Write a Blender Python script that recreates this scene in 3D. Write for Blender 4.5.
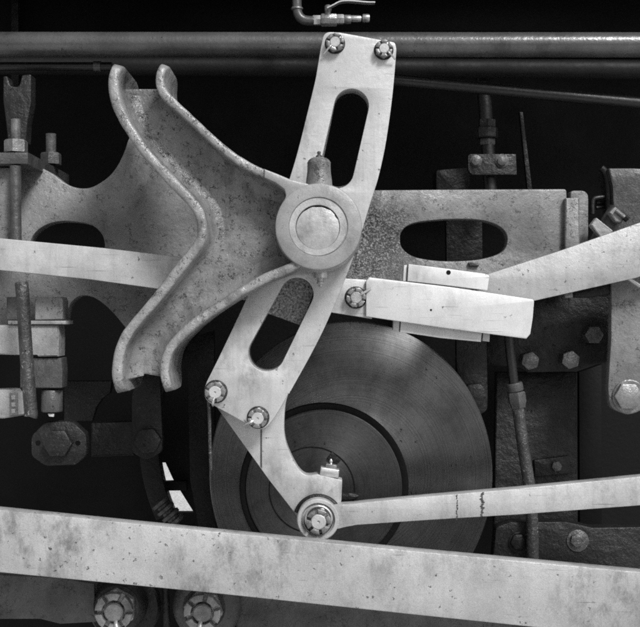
import bpy, bmesh, math, random
from mathutils import Vector, Matrix, geometry
random.seed(7)
scene = bpy.context.scene
for o in list(bpy.data.objects): bpy.data.objects.remove(o)

# ------------------------------------------------------------------ camera
S = 0.0025            # metres per photo pixel in the plane of the expansion link (Y = 0)
HF = math.radians(34)
D = 320 * S / math.tan(HF / 2)      # camera distance to that plane
ZC = 1.30
cam_d = bpy.data.cameras.new('camera'); cam = bpy.data.objects.new('camera', cam_d)
scene.collection.objects.link(cam)
cam.location = (0, -D, ZC); cam.rotation_euler = (math.radians(90), 0, 0)
cam_d.sensor_width = 36; cam_d.sensor_fit = 'HORIZONTAL'; cam_d.lens = 18 / math.tan(HF / 2)
cam_d.clip_start = 0.05; cam_d.clip_end = 500
scene.camera = cam
scene.render.resolution_x = 1024; scene.render.resolution_y = 1003

# ------------------------------------------------------------------ sky and sun (black-and-white film: grey light)
SUN_TO = Vector((0.42, -0.70, 0.74)).normalized()
world = bpy.data.worlds.new('World'); scene.world = world; world.use_nodes = True
wn = world.node_tree.nodes; wl = world.node_tree.links; wn.clear()
wo = wn.new('ShaderNodeOutputWorld'); wb = wn.new('ShaderNodeBackground')
ws = wn.new('ShaderNodeTexSky'); ws.sky_type = 'NISHITA'; ws.sun_disc = False
ws.sun_elevation = math.asin(SUN_TO.z); ws.sun_rotation = math.atan2(SUN_TO.x, SUN_TO.y)
ws.dust_density = 4.0
wbw = wn.new('ShaderNodeRGBToBW')
wl.new(ws.outputs[0], wbw.inputs[0]); wl.new(wbw.outputs[0], wb.inputs[0]); wl.new(wb.outputs[0], wo.inputs[0])
wb.inputs[1].default_value = 0.05
sd = bpy.data.lights.new('sun', 'SUN'); so = bpy.data.objects.new('sun', sd); scene.collection.objects.link(so)
sd.energy = 1.5; sd.angle = math.radians(14); sd.color = (1, 1, 1)
so.location = (2, -3, 5); so.rotation_euler = SUN_TO.to_track_quat('Z', 'Y').to_euler()
vs = scene.view_settings
vs.view_transform = 'Standard'; vs.look = 'None'; vs.gamma = 1.0; vs.exposure = 1.2; vs.use_curve_mapping = False
cy = scene.cycles
cy.max_bounces = 5; cy.diffuse_bounces = 3; cy.glossy_bounces = 3
cy.filter_width = 1.9; cy.use_denoising = False      # leave a little film-like grain

# ------------------------------------------------------------------ helpers
C = scene.collection
WL = {}
def W(px, py, Y):
    k = S * (D + Y) / D
    return Vector(((px - 320) * k, Y, ZC - (py - 313.5) * k))
def K(Y): return S * (D + Y) / D
def tag(o, label=None, cat=None, group=None, kind=None):
    if label: o['label'] = label
    if cat: o['category'] = cat
    if group: o['group'] = group
    if kind: o['kind'] = kind
    return o
def thing(name, label, cat, loc, group=None):
    o = bpy.data.objects.new(name, None); C.objects.link(o); o.location = loc
    o.empty_display_size = 0.05
    WL[o.name] = Vector(loc)
    return tag(o, label, cat, group)
def mk(name, geo, mat, parent=None, label=None, cat=None, group=None, kind=None, ang=32):
    vs_, fs_ = geo
    c = Vector((0, 0, 0))
    lo = [min(v[i] for v in vs_) for i in range(3)]; hi = [max(v[i] for v in vs_) for i in range(3)]
    c = Vector([(lo[i] + hi[i]) / 2 for i in range(3)])
    me = bpy.data.meshes.new(name)
    me.from_pydata([tuple(Vector(v) - c) for v in vs_], [], fs_)
    bm = bmesh.new(); bm.from_mesh(me)
    bmesh.ops.remove_doubles(bm, verts=bm.verts, dist=1e-5)
    bmesh.ops.recalc_face_normals(bm, faces=bm.faces)
    bm.to_mesh(me); bm.free()
    me.polygons.foreach_set('use_smooth', [True] * len(me.polygons))
    for p_ in me.polygons:
        if abs(p_.normal.y) > 0.99995: p_.use_smooth = False
    me.set_sharp_from_angle(angle=math.radians(ang))
    me.materials.append(mat)
    o = bpy.data.objects.new(name, me); C.objects.link(o)
    if parent is not None:
        o.parent = parent; o.location = c - WL[parent.name]
    else:
        o.location = c
    WL[o.name] = c
    return tag(o, label, cat, group, kind)
def join(*gs):
    V, F = [], []
    for v, f in gs:
        b = len(V); V += list(v); F += [tuple(i + b for i in q) for q in f]
    return V, F
def catmull(p, n=8, closed=False):
    out = []; N = len(p); dim = len(p[0])
    rng = range(N) if closed else range(N - 1)
    for i in rng:
        if closed: a, b, c, d = p[(i - 1) % N], p[i], p[(i + 1) % N], p[(i + 2) % N]
        else: a, b, c, d = p[max(i - 1, 0)], p[i], p[i + 1], p[min(i + 2, N - 1)]
        for k in range(n):
            t = k / n
            out.append(tuple(0.5 * (2 * b[j] + (c[j] - a[j]) * t + (2 * a[j] - 5 * b[j] + 4 * c[j] - d[j]) * t * t + (3 * b[j] - a[j] - 3 * c[j] + d[j]) * t ** 3) for j in range(dim)))
    if not closed: out.append(tuple(p[-1]))
    return out
def rnd(p, r0=0.0, n=6):
    """round the corners of a closed px polygon; a point may carry its own radius"""
    out = []; N = len(p)
    for i in range(N):
        A = Vector(p[i - 1][:2]); B = Vector(p[i][:2]); E = Vector(p[(i + 1) % N][:2])
        r = p[i][2] if len(p[i]) > 2 else r0
        if r <= 0: out.append(tuple(B)); continue
        u = (A - B); v = (E - B); lu, lv = u.length, v.length; u.normalize(); v.normalize()
        a = math.acos(max(-1, min(1, u.dot(v))))
        if a > math.pi - 0.02: out.append(tuple(B)); continue
        t = min(r / math.tan(a / 2), lu * 0.49, lv * 0.49)
        p1 = B + u * t; p2 = B + v * t
        for k in range(n + 1):
            s = k / n
            out.append(tuple(p1 * (1 - s) ** 2 + B * 2 * s * (1 - s) + p2 * s * s))
    return out
def circ(cx, cy, r, n=48, a0=0, a1=2 * math.pi):
    full = abs(a1 - a0) > 6.28
    m = n if full else n + 1
    return [(cx + r * math.cos(a0 + (a1 - a0) * i / n), cy + r * math.sin(a0 + (a1 - a0) * i / n)) for i in range(m)]
def stadium(a, b, r, r2=None, n=16):
    r2 = r2 or r
    a = Vector(a); b = Vector(b); d = (b - a).normalized(); th = math.atan2(d.y, d.x)
    return circ(a.x, a.y, r, n, th + math.pi / 2, th + 1.5 * math.pi) + circ(b.x, b.y, r2, n, th - math.pi / 2, th + math.pi / 2)
def area2(l): return sum(l[i - 1][0] * l[i][1] - l[i][0] * l[i - 1][1] for i in range(len(l)))
def clean(l):
    o = []
    for q in l:
        if not o or (abs(q[0] - o[-1][0]) + abs(q[1] - o[-1][1])) > 2e-5: o.append(q)
    while len(o) > 3 and abs(o[0][0] - o[-1][0]) + abs(o[0][1] - o[-1][1]) < 2e-5: o.pop()
    return o
def offset(l, b):
    N = len(l); out = []
    for i in range(N):
        A = Vector(l[i - 1]); B = Vector(l[i]); E = Vector(l[(i + 1) % N])
        d1 = (B - A).normalized(); d2 = (E - B).normalized()
        n1 = Vector((-d1.y, d1.x)); n2 = Vector((-d2.y, d2.x)); m = n1 + n2
        if m.length < 1e-4: m = n1.copy()
        m.normalize(); c = max(0.45, m.dot(n1))
        out.append(tuple(B + m * (b / c)))
    return out
def prism_w(loops, y0, y1, bev=0.002, seg=2):
    """solid between y0 (front) and y1 (back); loops = [outer, hole, ...] as world (X, Z)"""
    L = []
    for i, l in enumerate(loops):
        l = clean(l); a = area2(l)
        if (i == 0 and a < 0) or (i > 0 and a > 0): l = l[::-1]
        L.append(l)
    V, F = [], []
    b = min(bev, abs(y1 - y0) * 0.45)
    st = [(b * (1 - math.sin(k * math.pi / 2 / seg)), b * (1 - math.cos(k * math.pi / 2 / seg))) for k in range(seg + 1)] if b > 0 else [(0, 0)]
    prof = [(ins, y0 + dy) for ins, dy in st] + [(ins, y1 - dy) for ins, dy in reversed(st)]
    fr, bk = [], []
    for l in L:
        n = len(l); rings = []
        for ins, y in prof:
            q = offset(l, ins) if ins > 1e-7 else l
            base = len(V); V += [(x, y, z) for x, z in q]; rings.append(base)
        for a, c in zip(rings, rings[1:]):
            for i in range(n):
                j = (i + 1) % n; F.append((a + i, a + j, c + j, c + i))
        fr.append((rings[0], n)); bk.append((rings[-1], n))
    for caps in (fr, bk):
        idx = []; poly = []
        for base, n in caps:
            poly.append([Vector((V[base + i][0], V[base + i][2], 0)) for i in range(n)]); idx += [base + i for i in range(n)]
        for t in geometry.tessellate_polygon(poly): F.append(tuple(idx[k] for k in t))
    return V, F
def prism(loops, Y, th, bev=0.002, seg=2):
    """loops in photo pixels, at the depth Y of the front face"""
    return prism_w([[(W(x, y, Y).x, W(x, y, Y).z) for x, y in l] for l in loops], Y, Y + th, bev, seg)
def lathe(c, axis, prof, seg=32):
    """prof = [(radius, height along axis)]; closed on the axis when radius is 0"""
    ax = Vector(axis).normalized(); t = Vector((0, 0, 1)) if abs(ax.z) < 0.9 else Vector((1, 0, 0))
    u = ax.cross(t).normalized(); v = ax.cross(u); c = Vector(c)
    V, F, rings = [], [], []
    for r, h in prof:
        if r < 1e-6: V.append(tuple(c + ax * h)); rings.append((len(V) - 1, 1))
        else:
            rings.append((len(V), seg))
            for k in range(seg):
                a = 2 * math.pi * k / seg; V.append(tuple(c + ax * h + u * (r * math.cos(a)) + v * (r * math.sin(a))))
    for (a, n), (b, m) in zip(rings, rings[1:]):
        for k in range(seg):
            j = (k + 1) % seg
            if n == 1 and m == 1: continue
            if n == 1: F.append((a, b + k, b + j))
            elif m == 1: F.append((a + k, a + j, b))
            else: F.append((a + k, a + j, b + j, b + k))
    return V, F
def cyl(a, b, r, seg=24, ch=0.12, r2=None):
    a = Vector(a); b = Vector(b); h = (b - a).length; r2 = r2 or r; q = min(ch * r, h * .3)
    return lathe(a, b - a, [(0, 0), (r - q, 0), (r, q), (r2, h - q), (r2 - q, h), (0, h)], seg)
def tube(path, r, seg=16, sub=6, smooth=True):
    p = [Vector(q) for q in (catmull([tuple(q) for q in path], sub) if smooth and len(path) > 2 else path)]
    n = len(p); rs = r if isinstance(r, (list, tuple)) else None
    V, F = [], []; up = None
    for i in range(n):
        t = (p[min(i + 1, n - 1)] - p[max(i - 1, 0)]).normalized()
        if up is None:
            up = t.orthogonal().normalized()
        up = (up - t * up.dot(t)).normalized(); s = t.cross(up)
        rr = r if rs is None else rs[0] + (rs[1] - rs[0]) * i / (n - 1)
        for k in range(seg):
            a = 2 * math.pi * k / seg; V.append(tuple(p[i] + up * rr * math.cos(a) + s * rr * math.sin(a)))
    for i in range(n - 1):
        for k in range(seg):
            j = (k + 1) % seg; F.append((i * seg + k, i * seg + j, (i + 1) * seg + j, (i + 1) * seg + k))
    F.append(tuple(range(seg))); F.append(tuple((n - 1) * seg + k for k in range(seg)))
    return V, F
def hexp(cx, cy, Y, rpx, h, rot=0, ch=0.14, hole=0):
    """hexagon head standing out of the plane Y towards the camera by h, corners chamfered; centre in photo pixels"""
    c = W(cx, cy, Y - h); r = rpx * K(Y - h)
    base = [(c.x + r * math.cos(rot + k * math.pi / 3), c.z + r * math.sin(rot + k * math.pi / 3)) for k in range(6)]
    # chamfer ring: a circle on the face, hexagon below
    V, F = [], []
    n = 36; q = ch * r
    def hr(a):
        a = (a - rot) % (math.pi / 3) - math.pi / 6
        return r * math.cos(math.pi / 6) / math.cos(a)
    rad = lambda a, y: hr(a)
    def ring(f, y):
        b = len(V)
        for k in range(n):
            a = 2 * math.pi * k / n; rr = f(a); V.append((c.x + rr * math.cos(a), y, c.z + rr * math.sin(a)))
        return b
    yf = Y - h
    fr = r * 0.83
    rs = [ring(lambda a: fr, yf)]
    b = len(V)
    for k in range(n):
        a = 2 * math.pi * k / n; rr = hr(a); dd = (rr - fr) * 0.58
        V.append((c.x + rr * math.cos(a), yf + dd, c.z + rr * math.sin(a)))
    rs.append(b); rs.append(ring(hr, Y))
    for a_, b_ in zip(rs, rs[1:]):
        for k in range(n):
            j = (k + 1) % n; F.append((a_ + k, a_ + j, b_ + j, b_ + k))
    F.append(tuple(rs[0] + k for k in range(n))); F.append(tuple(rs[-1] + k for k in range(n)))
    return V, F
def boxw(lo, hi, bev=0.002):
    return prism_w([[(lo[0], lo[2]), (hi[0], lo[2]), (hi[0], hi[2]), (lo[0], hi[2])]], lo[1], hi[1], bev)

# ------------------------------------------------------------------ materials (all neutral: monochrome film)
def material(name, base, rough=0.5, metal=0.0, var=0.25, vscale=5.0, grain=0.10, gscale=420, speck=0.0, sscale=70, crack=0.0, cscale=26,
             bump=0.15, bscale=60, smudge=0.0, streak=0.0, aniso=0.0, spec=0.5, lightspeck=0.0, ring=False, scratch=0.0, grit=None):
    m = bpy.data.materials.new(name); m.use_nodes = True
    N = m.node_tree.nodes; L = m.node_tree.links; P = N['Principled BSDF']
    geo = N.new('ShaderNodeNewGeometry')
    pos = geo.outputs['Position']
    def noise(scale, detail=3, rg=0.55, dist=0.0, vec=None, col=False):
        n = N.new('ShaderNodeTexNoise'); n.inputs['Scale'].default_value = scale; n.inputs['Detail'].default_value = detail
        n.inputs['Roughness'].default_value = rg; n.inputs['Distortion'].default_value = dist
        L.new(vec or pos, n.inputs['Vector']); return n.outputs['Color' if col else 'Fac']
    def mr(x, a, b, c, d):
        n = N.new('ShaderNodeMapRange'); n.inputs[1].default_value = a; n.inputs[2].default_value = b
        n.inputs[3].default_value = c; n.inputs[4].default_value = d; L.new(x, n.inputs[0]); return n.outputs[0]
    def mth(op, a, b):
        n = N.new('ShaderNodeMath'); n.operation = op
        for i, q in enumerate((a, b)):
            if isinstance(q, (int, float)): n.inputs[i].default_value = q
            else: L.new(q, n.inputs[i])
        return n.outputs[0]
    def mapped(sc, rot=(0, 0, 0)):
        mp = N.new('ShaderNodeMapping'); mp.inputs['Scale'].default_value = sc; mp.inputs['Rotation'].default_value = rot
        L.new(pos, mp.inputs[0]); return mp.outputs[0]
    big = noise(vscale, 5, 0.62)
    fine = noise(gscale, 1, 0.6)
    val = mth('MULTIPLY', mr(big, 0.3, 0.7, 1 - var, 1 + var * 0.6), base)
    val = mth('MULTIPLY', val, mr(fine, 0.3, 0.7, 1 - grain, 1 + grain))
    if smudge:
        sm = mth('MULTIPLY', mr(noise(1.0, 6, 0.74, 0, mapped((16, 16, 9), (0, 0.5, 0))), 0.46, 0.72, 0, smudge), mr(noise(vscale * 0.8, 2), 0.42, 0.62, 0.15, 1.0))
        val = mth('MULTIPLY', val, mth('SUBTRACT', 1.0, sm))
    if streak:
        st = mr(noise(1.0, 4, 0.65, 0, mapped((42, 42, 2.2))), 0.52, 0.74, 0, streak)
        val = mth('MULTIPLY', val, mth('SUBTRACT', 1.0, st))
    if scratch:
        for rot, k in ((0.6, 1.0), (-0.9, 0.7)):
            ss = mr(noise(1.0, 2, 0.5, 0, mapped((9, 200, 200), (0, rot, 0))), 0.68, 0.74, 0, scratch * k)
            val = mth('MULTIPLY', val, mth('SUBTRACT', 1.0, ss))
    h = mth('ADD', noise(bscale, 4, 0.62), mth('MULTIPLY', fine, 0.12))
    if speck or crack:
        # shared warped position so that pits and chips have ragged outlines
        wv = N.new('ShaderNodeMixRGB'); wv.blend_type = 'LINEAR_LIGHT'; wv.inputs[0].default_value = 0.012
        L.new(pos, wv.inputs[1]); L.new(noise(130, 3, 0.7, col=True), wv.inputs[2])
    if speck:
        vo = N.new('ShaderNodeTexVoronoi'); vo.inputs['Scale'].default_value = sscale; L.new(wv.outputs[0], vo.inputs['Vector'])
        sc_ = N.new('ShaderNodeSeparateColor'); L.new(vo.outputs['Color'], sc_.inputs[0])
        rad = mth('MULTIPLY', mr(sc_.outputs[0], 1 - speck, 1.0, 0.0, 0.36), mr(big, 0.40, 0.62, 0.5, 1.0))
        sp = mr(mth('SUBTRACT', vo.outputs['Distance'], rad), -0.12, 0.02, 0.8, 0.0)
        val = mth('MULTIPLY', val, mth('SUBTRACT', 1.0, sp))
        h = mth('SUBTRACT', h, mth('MULTIPLY', sp, 0.35))
    if crack:
        vc = N.new('ShaderNodeTexVoronoi'); vc.feature = 'DISTANCE_TO_EDGE'; vc.inputs['Scale'].default_value = cscale; L.new(wv.outputs[0], vc.inputs['Vector'])
        line = mr(vc.outputs['Distance'], 0.01, 0.05, 1, 0)
        msk = mr(noise(cscale * 0.45, 4, 0.75), 0.545, 0.59, 0, 1)
        cr = mth('MULTIPLY', mth('MULTIPLY', line, msk), crack)
        val = mth('MULTIPLY', val, mth('SUBTRACT', 1.0, cr)); h = mth('SUBTRACT', h, mth('MULTIPLY', cr, 0.5))
    if grit:
        gx, gz, r0, r1 = grit
        dv = N.new('ShaderNodeVectorMath'); dv.operation = 'DISTANCE'; L.new(mapped((1, 0, 1)), dv.inputs[0]); dv.inputs[1].default_value = (gx, 0, gz)
        dd = mth('ADD', dv.outputs['Value'], mth('MULTIPLY', mth('SUBTRACT', noise(26, 4, 0.7), 0.5), 0.16))
        gm = mr(dd, r0, r1, 1, 0)
        gs = mr(noise(190, 3, 0.75), 0.44, 0.58, 0.85, -0.25)
        val = mth('MULTIPLY', val, mth('SUBTRACT', 1.0, mth('MULTIPLY', gm, gs)))
        h = mth('SUBTRACT', h, mth('MULTIPLY', mth('MULTIPLY', gm, gs), 0.5))
    if lightspeck:
        ls = mr(noise(105, 4, 0.75), 0.60, 0.70, 0, lightspeck)
        val = mth('ADD', val, ls)
    cc = N.new('ShaderNodeCombineColor')
    for i in range(3): L.new(val, cc.inputs[i])
    L.new(cc.outputs[0], P.inputs['Base Color'])
    P.inputs['Metallic'].default_value = metal
    P.inputs['Specular IOR Level'].default_value = spec
    L.new(mr(big, 0.3, 0.7, min(1, rough + 0.12), max(0.05, rough - 0.12)), P.inputs['Roughness'])
    if ring:
        tc = N.new('ShaderNodeTexCoord'); sx = N.new('ShaderNodeSeparateXYZ'); L.new(tc.outputs['Object'], sx.inputs[0])
        rr = mth('SQRT', mth('ADD', mth('MULTIPLY', sx.outputs[0], sx.outputs[0]), mth('MULTIPLY', sx.outputs[2], sx.outputs[2])), 0.0)
        cx = N.new('ShaderNodeCombineXYZ'); L.new(rr, cx.inputs[0])
        gn = noise(260, 4, 0.75, 0, cx.outputs[0])
        val2 = mth('MULTIPLY', val, mr(gn, 0.3, 0.7, 0.55, 1.4))
        for i in range(3): L.new(val2, cc.inputs[i])
    B = N.new('ShaderNodeBump'); B.inputs['Strength'].default_value = bump; B.inputs['Distance'].default_value = 0.006
    L.new(h, B.inputs['Height']); L.new(B.outputs[0], P.inputs['Normal'])
    if aniso:
        P.inputs['Anisotropic'].default_value = aniso; P.inputs['Anisotropic Rotation'].default_value = 0.25
        tg = N.new('ShaderNodeTangent'); tg.direction_type = 'RADIAL'; tg.axis = 'Y'; L.new(tg.outputs[0], P.inputs['Tangent'])
    return m
M_steel = material('bright_steel', 0.47, 0.38, 0.2, var=0.30, vscale=5, grain=0.09, speck=0.2, sscale=75, smudge=0.75, bump=0.14, scratch=0.35, streak=0.2)
M_rod = material('worn_bright_steel', 0.375, 0.42, 0.15, var=0.34, vscale=3.5, grain=0.13, speck=0.6, sscale=80, smudge=0.8, bump=0.22, scratch=0.4, streak=0.12)
M_white = material('white_machined_steel', 0.55, 0.38, 0.1, var=0.18, vscale=6, grain=0.07, speck=0.12, sscale=70, smudge=0.5, bump=0.10, scratch=0.3, streak=0.08)
M_cast = material('grey_painted_casting', 0.20, 0.30, 0.0, var=0.40, vscale=9, grain=0.10, speck=0.10, sscale=110, crack=0.85, cscale=85, smudge=0.9, bump=0.95, bscale=26)
M_rim = material('worn_highlit_rim', 0.265, 0.32, 0.05, var=0.45, vscale=16, grain=0.12, speck=0.2, sscale=110, crack=0.8, cscale=85, smudge=0.8, bump=0.9, bscale=34)
M_boss = material('pale_machined_casting', 0.27, 0.42, 0.1, var=0.28, vscale=10, grain=0.10, speck=0.15, sscale=120, smudge=0.5, bump=0.25, bscale=40)
M_plate = material('grey_rough_plate', 0.19, 0.42, 0.0, var=0.42, vscale=6, grain=0.14, speck=0.2, sscale=150, crack=0.8, cscale=65, smudge=0.6, bump=0.6, bscale=42, grit=(W(368, 240, .27).x, W(368, 240, .27).z, 0.07, 0.16))
M_grit = material('gritty_cast_iron', 0.19, 0.5, 0.0, var=0.4, vscale=14, grain=0.75, gscale=170, speck=0.8, sscale=140, smudge=0.3, bump=1.0, bscale=120)
M_disc = material('dark_turned_steel', 0.17, 0.44, 0.95, var=0.3, vscale=5, grain=0.16, speck=0.25, sscale=70, smudge=0.4, bump=0.03, aniso=0.94, ring=True)
M_hub = material('dark_hub_steel', 0.065, 0.44, 0.7, var=0.4, vscale=7, grain=0.16, speck=0.25, sscale=70, smudge=0.6, bump=0.10, aniso=0.7, ring=True)
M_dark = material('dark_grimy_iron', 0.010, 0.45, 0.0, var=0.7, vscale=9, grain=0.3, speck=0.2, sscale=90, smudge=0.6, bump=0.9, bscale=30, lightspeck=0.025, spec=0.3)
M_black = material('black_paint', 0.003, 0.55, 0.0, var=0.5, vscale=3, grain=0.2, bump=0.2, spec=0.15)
M_pipe = material('grey_painted_pipe', 0.08, 0.30, 0.2, var=0.4, vscale=9, grain=0.15, speck=0.25, sscale=80, smudge=0.7, bump=0.2)
M_dpipe = material('dark_painted_pipe', 0.013, 0.36, 0.1, var=0.4, vscale=9, grain=0.2, smudge=0.4, bump=0.2, lightspeck=0.01)
M_dpipe2 = material('dull_black_pipe', 0.011, 0.6, 0.0, var=0.4, vscale=9, grain=0.2, smudge=0.4, bump=0.2, spec=0.3)
M_fit = material('dull_fitting_metal', 0.24, 0.34, 0.5, var=0.45, vscale=25, grain=0.15, smudge=0.7, bump=0.4)
M_bright = material('polished_fitting', 0.55, 0.28, 0.7, var=0.3, vscale=30, grain=0.05, smudge=0.5, bump=0.15)
M_mid = material('mid_grey_iron', 0.07, 0.42, 0.1, var=0.5, vscale=10, grain=0.2, speck=0.25, sscale=110, smudge=0.6, crack=0.5, cscale=60, bump=0.6, bscale=40)
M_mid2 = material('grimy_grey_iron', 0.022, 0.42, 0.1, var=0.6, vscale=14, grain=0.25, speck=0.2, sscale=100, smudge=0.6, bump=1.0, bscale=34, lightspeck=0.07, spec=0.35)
M_rust = material('flaking_glinting_pipe', 0.045, 0.45, 0.1, var=0.6, vscale=16, grain=0.2, speck=0.4, sscale=90, smudge=0.4, bump=0.9, lightspeck=0.3)  # pale specks put both flakes and specular glints into the colour
M_stain = material('black_oil_stain', 0.05, 0.5, 0.0, var=0.5, vscale=40, grain=0.2, bump=0.3, lightspeck=0.3)
M_ground = material('pale_gravel', 0.55, 0.9, 0.0, var=0.2, vscale=2, grain=0.3, gscale=60, bump=0.5)
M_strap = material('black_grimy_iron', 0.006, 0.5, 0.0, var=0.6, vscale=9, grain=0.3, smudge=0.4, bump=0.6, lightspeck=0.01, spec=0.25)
M_bolt = material('worn_bolt_iron', 0.09, 0.40, 0.3, var=0.5, vscale=28, grain=0.25, smudge=0.5, bump=0.8, lightspeck=0.16)
M_block = material('worn_block_steel', 0.29, 0.45, 0.1, var=0.4, vscale=9, grain=0.14, speck=0.25, sscale=90, smudge=0.6, bump=0.4, crack=0.5, cscale=50)
M_cap = material('smooth_cap_steel', 0.40, 0.38, 0.2, var=0.35, vscale=16, grain=0.10, speck=0.2, sscale=130, smudge=0.6, bump=0.25)
M_nut = material('greasy_nut_steel', 0.30, 0.34, 0.3, var=0.5, vscale=22, grain=0.12, speck=0.3, sscale=110, smudge=0.9, bump=0.4)
M_pin = material('pin_end_steel', 0.46, 0.38, 0.2, var=0.2, vscale=30, grain=0.1, smudge=0.4, bump=0.2)

# ------------------------------------------------------------------ repeated fittings
def castle(parent, cx, cy, Y, rpx, mat=M_fit, rot=0.3, cot=None, smat=M_bright, studh=1.0, studr=.5, dimple=False, hgt=0.55, cl_=1.65):
    k = K(Y); r = rpx * k; h1 = r * hgt; h2 = r * (hgt + 0.42)
    g = [hexp(cx, cy, Y, rpx, h1, rot)]
    c = W(cx, cy, Y - h1)
    for i in range(6):
        a = rot + i * math.pi / 3; w = math.radians(23.5)
        lp = [(c.x + r * q * math.cos(t), c.z + r * q * math.sin(t)) for q, ts in ((.92, (a - w, a - w / 3, a + w / 3, a + w)), (.57, (a + w * .9, a, a - w * .9))) for t in ts]
        g.append(prism_w([lp], Y - h2, Y - h1 + 0.001, r * 0.06))
    nut = mk('castle_nut', join(*g), mat, parent)
    b = W(cx, cy, Y - h1); b.y = Y
    mk('seat_disc', lathe(b, (0, -1, 0), [(0, -.003), (r * 1.07, -.003), (r * 1.07, .0012), (r * 1.02, .002), (0, .002)], 32), M_mid2, nut)  # dark disc for the oil ring, also painting contact shade round the nut
    H = h1 + r * 0.42 * studh
    pr = [(r * studr, 0), (r * studr, H - .06 * r), (r * (studr - .07), H)]
    pr += [(r * .12, H), (r * .09, H - .1 * r), (0, H - .18 * r)] if dimple else [(0, H)]
    mk('stud', lathe(b, (0, -1, 0), pr, 24), smat, nut)
    if cot is not None:
        y = Y - h1 - r * .2
        c0 = Vector((b.x, y, b.z)); d = Vector((math.cos(cot), 0, -math.sin(cot)))
        n_ = Vector((0, -1, 0))
        pts = [c0 + d * r * .42 + n_ * r * .1, c0 + d * r * .75 + n_ * r * .28, c0 + d * r * 1.1 + n_ * r * .12, c0 + d * r * cl_ - n_ * r * .2]
        mk('cotter_pin', tube(pts, r * .11, 8, 4), M_bright, nut)
    return nut
def bolt(parent, cx, cy, Y, rpx, mat, rot=0.2, h=None, seat_disc=None, dome=False, name='bolt_head'):
    k = K(Y); h = h or rpx * k * .7
    o = mk(name, hexp(cx, cy, Y, rpx, h, rot), mat, parent)
    if seat_disc:
        c = W(cx, cy, Y); c.y = Y
        mk('seat_disc', lathe(c, (0, -1, 0), [(0, -.004), (seat_disc * k, -.004), (seat_disc * k, h * .22), (seat_disc * k * .93, h * .3), (0, h * .3)], 32), mat, o)
    return o

# ------------------------------------------------------------------ the setting
mk('ground', ([(-60, -6, 0), (60, -6, 0), (60, 120, 0), (-60, 120, 0)], [(0, 1, 2, 3)]), M_ground, kind='structure')
YB = 0.95
hole = [(160, 456), (167, 459.5), (195, 512.5), (176.5, 512.5)]
hole = [(150, 462.5), (165.5, 462.5), (173, 479), (194, 512.5), (160, 512.5)]
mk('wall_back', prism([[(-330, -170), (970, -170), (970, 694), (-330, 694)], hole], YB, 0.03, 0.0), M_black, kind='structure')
mk('shade_overhang', boxw((-2.2, 0.22, ZC + 0.98), (2.2, 1.0, ZC + 1.01)), M_black, label='unseen black overhang added above to shade the pipes and machinery', cat='overhang')  # out-of-view overhang added to keep the interior dark
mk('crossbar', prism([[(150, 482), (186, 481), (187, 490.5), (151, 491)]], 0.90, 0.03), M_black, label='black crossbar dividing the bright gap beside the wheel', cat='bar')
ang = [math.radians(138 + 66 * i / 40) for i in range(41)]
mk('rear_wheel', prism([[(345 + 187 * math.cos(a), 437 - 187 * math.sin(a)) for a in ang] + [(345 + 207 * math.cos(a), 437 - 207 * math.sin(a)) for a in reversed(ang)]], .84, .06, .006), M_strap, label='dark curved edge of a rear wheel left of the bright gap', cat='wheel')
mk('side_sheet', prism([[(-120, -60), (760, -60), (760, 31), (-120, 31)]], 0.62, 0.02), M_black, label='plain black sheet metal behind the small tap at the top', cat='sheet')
mk('side_post', prism([[(11, -40), (18, -40), (19, 140), (11, 140)]], 0.58, 0.03), M_dark, label='narrow dark upright post behind pipes at top left', cat='post')

# ------------------------------------------------------------------ pipes along the top
def hpipe(name, x0, y0, x1, y1, r, Y, mat, label):
    a = W(x0, y0, Y); b = W(x1, y1, Y)
    return mk(name, tube([a, b], r * K(Y), 40, smooth=False), mat, label=label, cat='pipe', group='pipes running along the top')
hpipe('pipe', -120, 44.5, 780, 45, 12.3, 0.30, M_pipe, 'thick grey horizontal pipe crossing behind the link top, uppermost of the pipes')
hpipe('pipe', -120, 64, 780, 70.5, 9.5, 0.47, M_dpipe2, 'dark horizontal pipe just below the thick grey pipe')
hpipe('pipe', 340, 75, 780, 116, 6.2, 0.40, M_dpipe, 'thin dark pipe sloping down to the right under the horizontal pipes')
p = hpipe('pipe', -120, 66.5, 112, 66.5, 4.2, 0.34, M_dpipe, 'slim dark pipe with a small coupling at the upper left')
mk('coupling', tube([W(94, 66.5, .34), W(101, 66.5, .34)], 5.2 * K(.34), 16, smooth=False), M_pipe, p)

# small tap
Yt = 0.28
t = thing('drain_tap', 'small bright tap with lever handle on an elbow pipe above the link', 'tap', W(330, 22, Yt))
mk('elbow_pipe', tube([W(297, -40, Yt), W(297, -10, Yt), W(297, 6, Yt), W(298.5, 15, Yt), W(304, 20, Yt), W(314, 21, Yt)], 4.8 * K(Yt), 18, 8), M_pipe, t)
mk('collar', lathe(W(297, 10, Yt), (0, 0, 1), [(5.2 * K(Yt), 0), (6 * K(Yt), .002), (6 * K(Yt), .005), (5.2 * K(Yt), .007)], 20), M_fit, t)
def hx(x0, x1, cy, r, mat, nm, par, seg=6):
    return mk(nm, lathe(W(x0, cy, Yt), (1, 0, 0), [(0, 0), (r * K(Yt) * .9, 0), (r * K(Yt), .003), (r * K(Yt), (x1 - x0) * K(Yt) - .003), (r * K(Yt) * .9, (x1 - x0) * K(Yt)), (0, (x1 - x0) * K(Yt))], seg), mat, par)
hx(312.5, 321.5, 20.5, 5.2, M_bright, 'hex_nut', t)
body = hx(321, 337, 20, 6.6, M_fit, 'valve_body', t, 8)
hx(336.5, 344, 19.5, 5.2, M_bright, 'hex_nut', t)
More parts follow.
